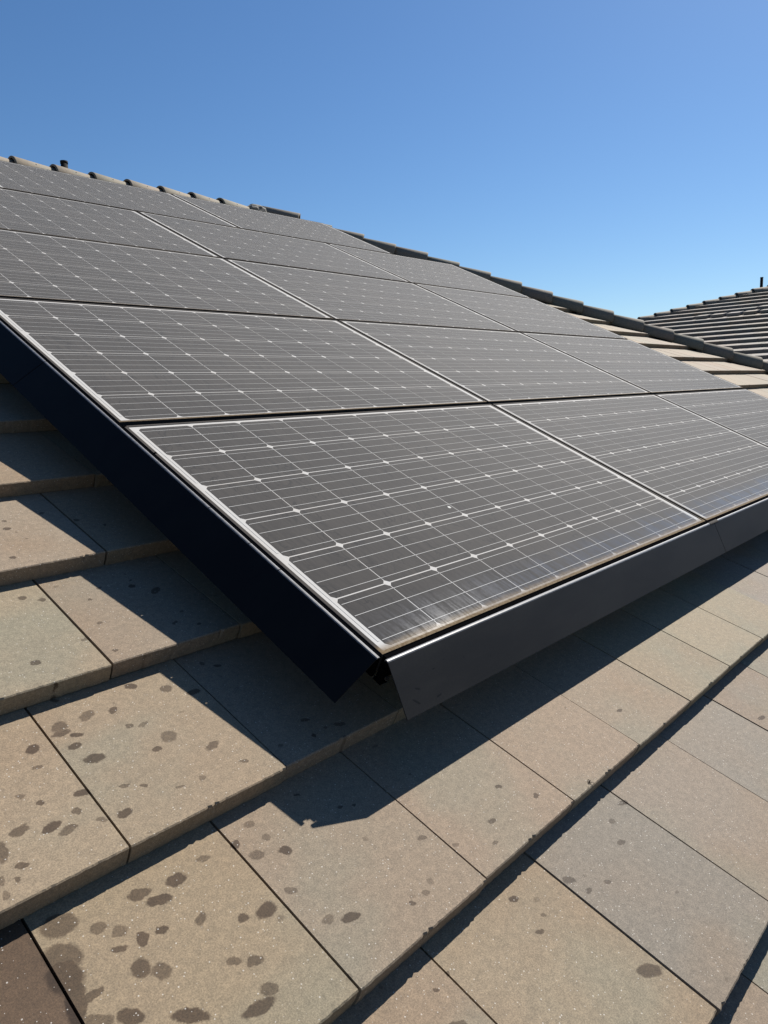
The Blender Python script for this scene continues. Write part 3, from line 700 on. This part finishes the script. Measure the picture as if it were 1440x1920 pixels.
f0 = e0 + Vector((w2, 0, 0)); f1 = e1 + Vector((w2, 0, 0)); dn = Vector((0, 0, -0.2))
g = MB(); g.add([e0, e1, t0, t1, f0, f1, e0 + dn, e1 + dn, f0 + dn, f1 + dn],
                [(0, 1, 3, 2), (0, 2, 4), (1, 5, 3), (4, 2, 3, 5), (6, 7, 1, 0), (7, 9, 5, 1), (9, 8, 4, 5), (8, 6, 0, 4), (6, 8, 9, 7)])
g.build('roof_deck', M_deck, nh_)
g = MB(); g.box(e0.x + 0.4, e1.y + 0.4, 0, f0.x - 0.4, e0.y - 0.4, e0.z - 0.21); g.build('wall', M_wall, nh_)
me_n = tile_mesh('roof_tile', W0 - 0.006, 2, 5, rag=0.0, drop=0.052, thick=0.050); me_n.materials.append(M_tile_far)
GREY = [(0.27, 0.25, 0.23), (0.25, 0.235, 0.22), (0.28, 0.255, 0.225), (0.30, 0.265, 0.215), (0.26, 0.25, 0.235)]
hid2 = MB(); cnt = 0; wi = WORLD.inverted()
for k in range(-15, 15):
    b = k * E0
    xo = (0.145 if k % 2 else 0) + rnd.uniform(-0.01, 0.01)
    i = math.floor((b * cphi) / W0) - 1
    while True:
        a = xo + i * W0; i += 1
        if a - W0 / 2 < b * cphi + 0.04: 
            if a + W0 / 2 < b * cphi: continue
        if a > A_END - (b - BL) * cphi: break
        clipn = a - W0 / 2 < (b + E0 + 0.07) * cphi
        me = me_n
        if clipn:
            bm = bmesh.new(); bm.from_mesh(me_n)
            bmesh.ops.bisect_plane(bm, geom=bm.verts[:] + bm.edges[:] + bm.faces[:], plane_co=Vector((b * cphi - a + 0.01, 0, 0)), plane_no=Vector((-1, cphi, 0)).normalized(), clear_outer=True)
            ed = [e_ for e_ in bm.edges if e_.is_boundary]
            if ed: bmesh.ops.holes_fill(bm, edges=ed)
            if not bm.verts: bm.free(); continue
            me = bpy.data.meshes.new('roof_tile'); bm.to_mesh(me); bm.free(); me.materials.append(M_tile_far)
        ml = FR @ Matrix.Translation((a, b, 0.0)) @ Matrix.Rotation(rnd.uniform(-0.004, 0.004), 4, 'Z')
        slipped = (k == -1 and 1.15 < a < 2.75) or (k == 0 and 2.25 < a < 2.6)
        if slipped: ml = FR @ Matrix.Translation((a, b - 0.015, 0.012)) @ Matrix.Rotation(rnd.uniform(-0.05, 0.05), 4, 'Z') @ Matrix.Diagonal((0.80, 1, 1, 1))
        wp = wi @ (Matrix.Translation(NB) @ ml).translation
        if in_frame(wp, 0.03) and cnt < 298 and b > -2.4:
            cnt += 1; gaps = None
            o = link('roof_tile', me, nh_, ml)
            c = rnd.choice(GREY); f = rnd.uniform(0.9, 1.1) * (1.3 if slipped else 1.0); f *= 0.54; o.color = (c[0] * f, c[1] * f, c[2] * f, 1)
        else:
            hid2.add([ml @ v.co for v in me.vertices], [tuple(p_.vertices) for p_ in me.polygons])
print('neighbour tiles', cnt)
tag(hid2.build('roof_tiles_out_of_view', M_tile_far, nh_), kind='stuff').color = (0.18, 0.165, 0.15, 1)
hd2 = fr(-cphi, -1, 0) - fr(0, 0, 0); hd2.normalize()
sd2 = Vector((0, 0, 1)).cross(hd2).normalized(); nz2 = hd2.cross(sd2).normalized()
if nz2.z < 0: nz2 = -nz2
ax = -hd2; yy = nz2.cross(ax).normalized(); ms2 = Matrix((ax, yy, nz2)).transposed().to_4x4()
g = MB(); q0 = fr(aL, BL, -0.05); q1 = fr(aT, BT, -0.05)
pts = []
for q_ in (q0, q1): pts += [q_ + sd2 * 0.1 - nz2 * 0.10, q_ + sd2 * 0.08, q_ - sd2 * 0.08, q_ - sd2 * 0.1 - nz2 * 0.10]
g.add(pts, [(0, 1, 5, 4), (1, 2, 6, 5), (2, 3, 7, 6), (0, 4, 7, 3), (3, 2, 1, 0), (4, 5, 6, 7)])
g.build('cap_bedding', M_deck, nh_)
s_ = -5.6
while s_ < math.hypot(aT, BT) - 0.1:
    P = fr(cphi, 1, 0) - fr(0, 0, 0); P = fr(0, 0, 0) + P.normalized() * s_ + nz2 * (-0.065)
    o = link('hip_cap', me_cap, nh_, Matrix.Translation(P) @ ms2 @ Matrix.Rotation(math.radians(2.2), 4, 'Y'))
    c = CAPC[int(s_ * 7) % 4]; o.color = (c[0] * 0.42, c[1] * 0.42, c[2] * 0.42, 1); s_ += 0.345
g = MB(); g.tube([(0, 0, -0.3), (0, 0, 0.37)], 0.03, 14); g.tube([(0, 0, 0.35), (0, 0, 0.372)], 0.032, 14)
g.build('vent_pipe', M_pipe, nh_, Matrix.Translation(fr(1.87, 1.87 / cphi, 0) + Vector((0.5, 0.3, -0.1))))
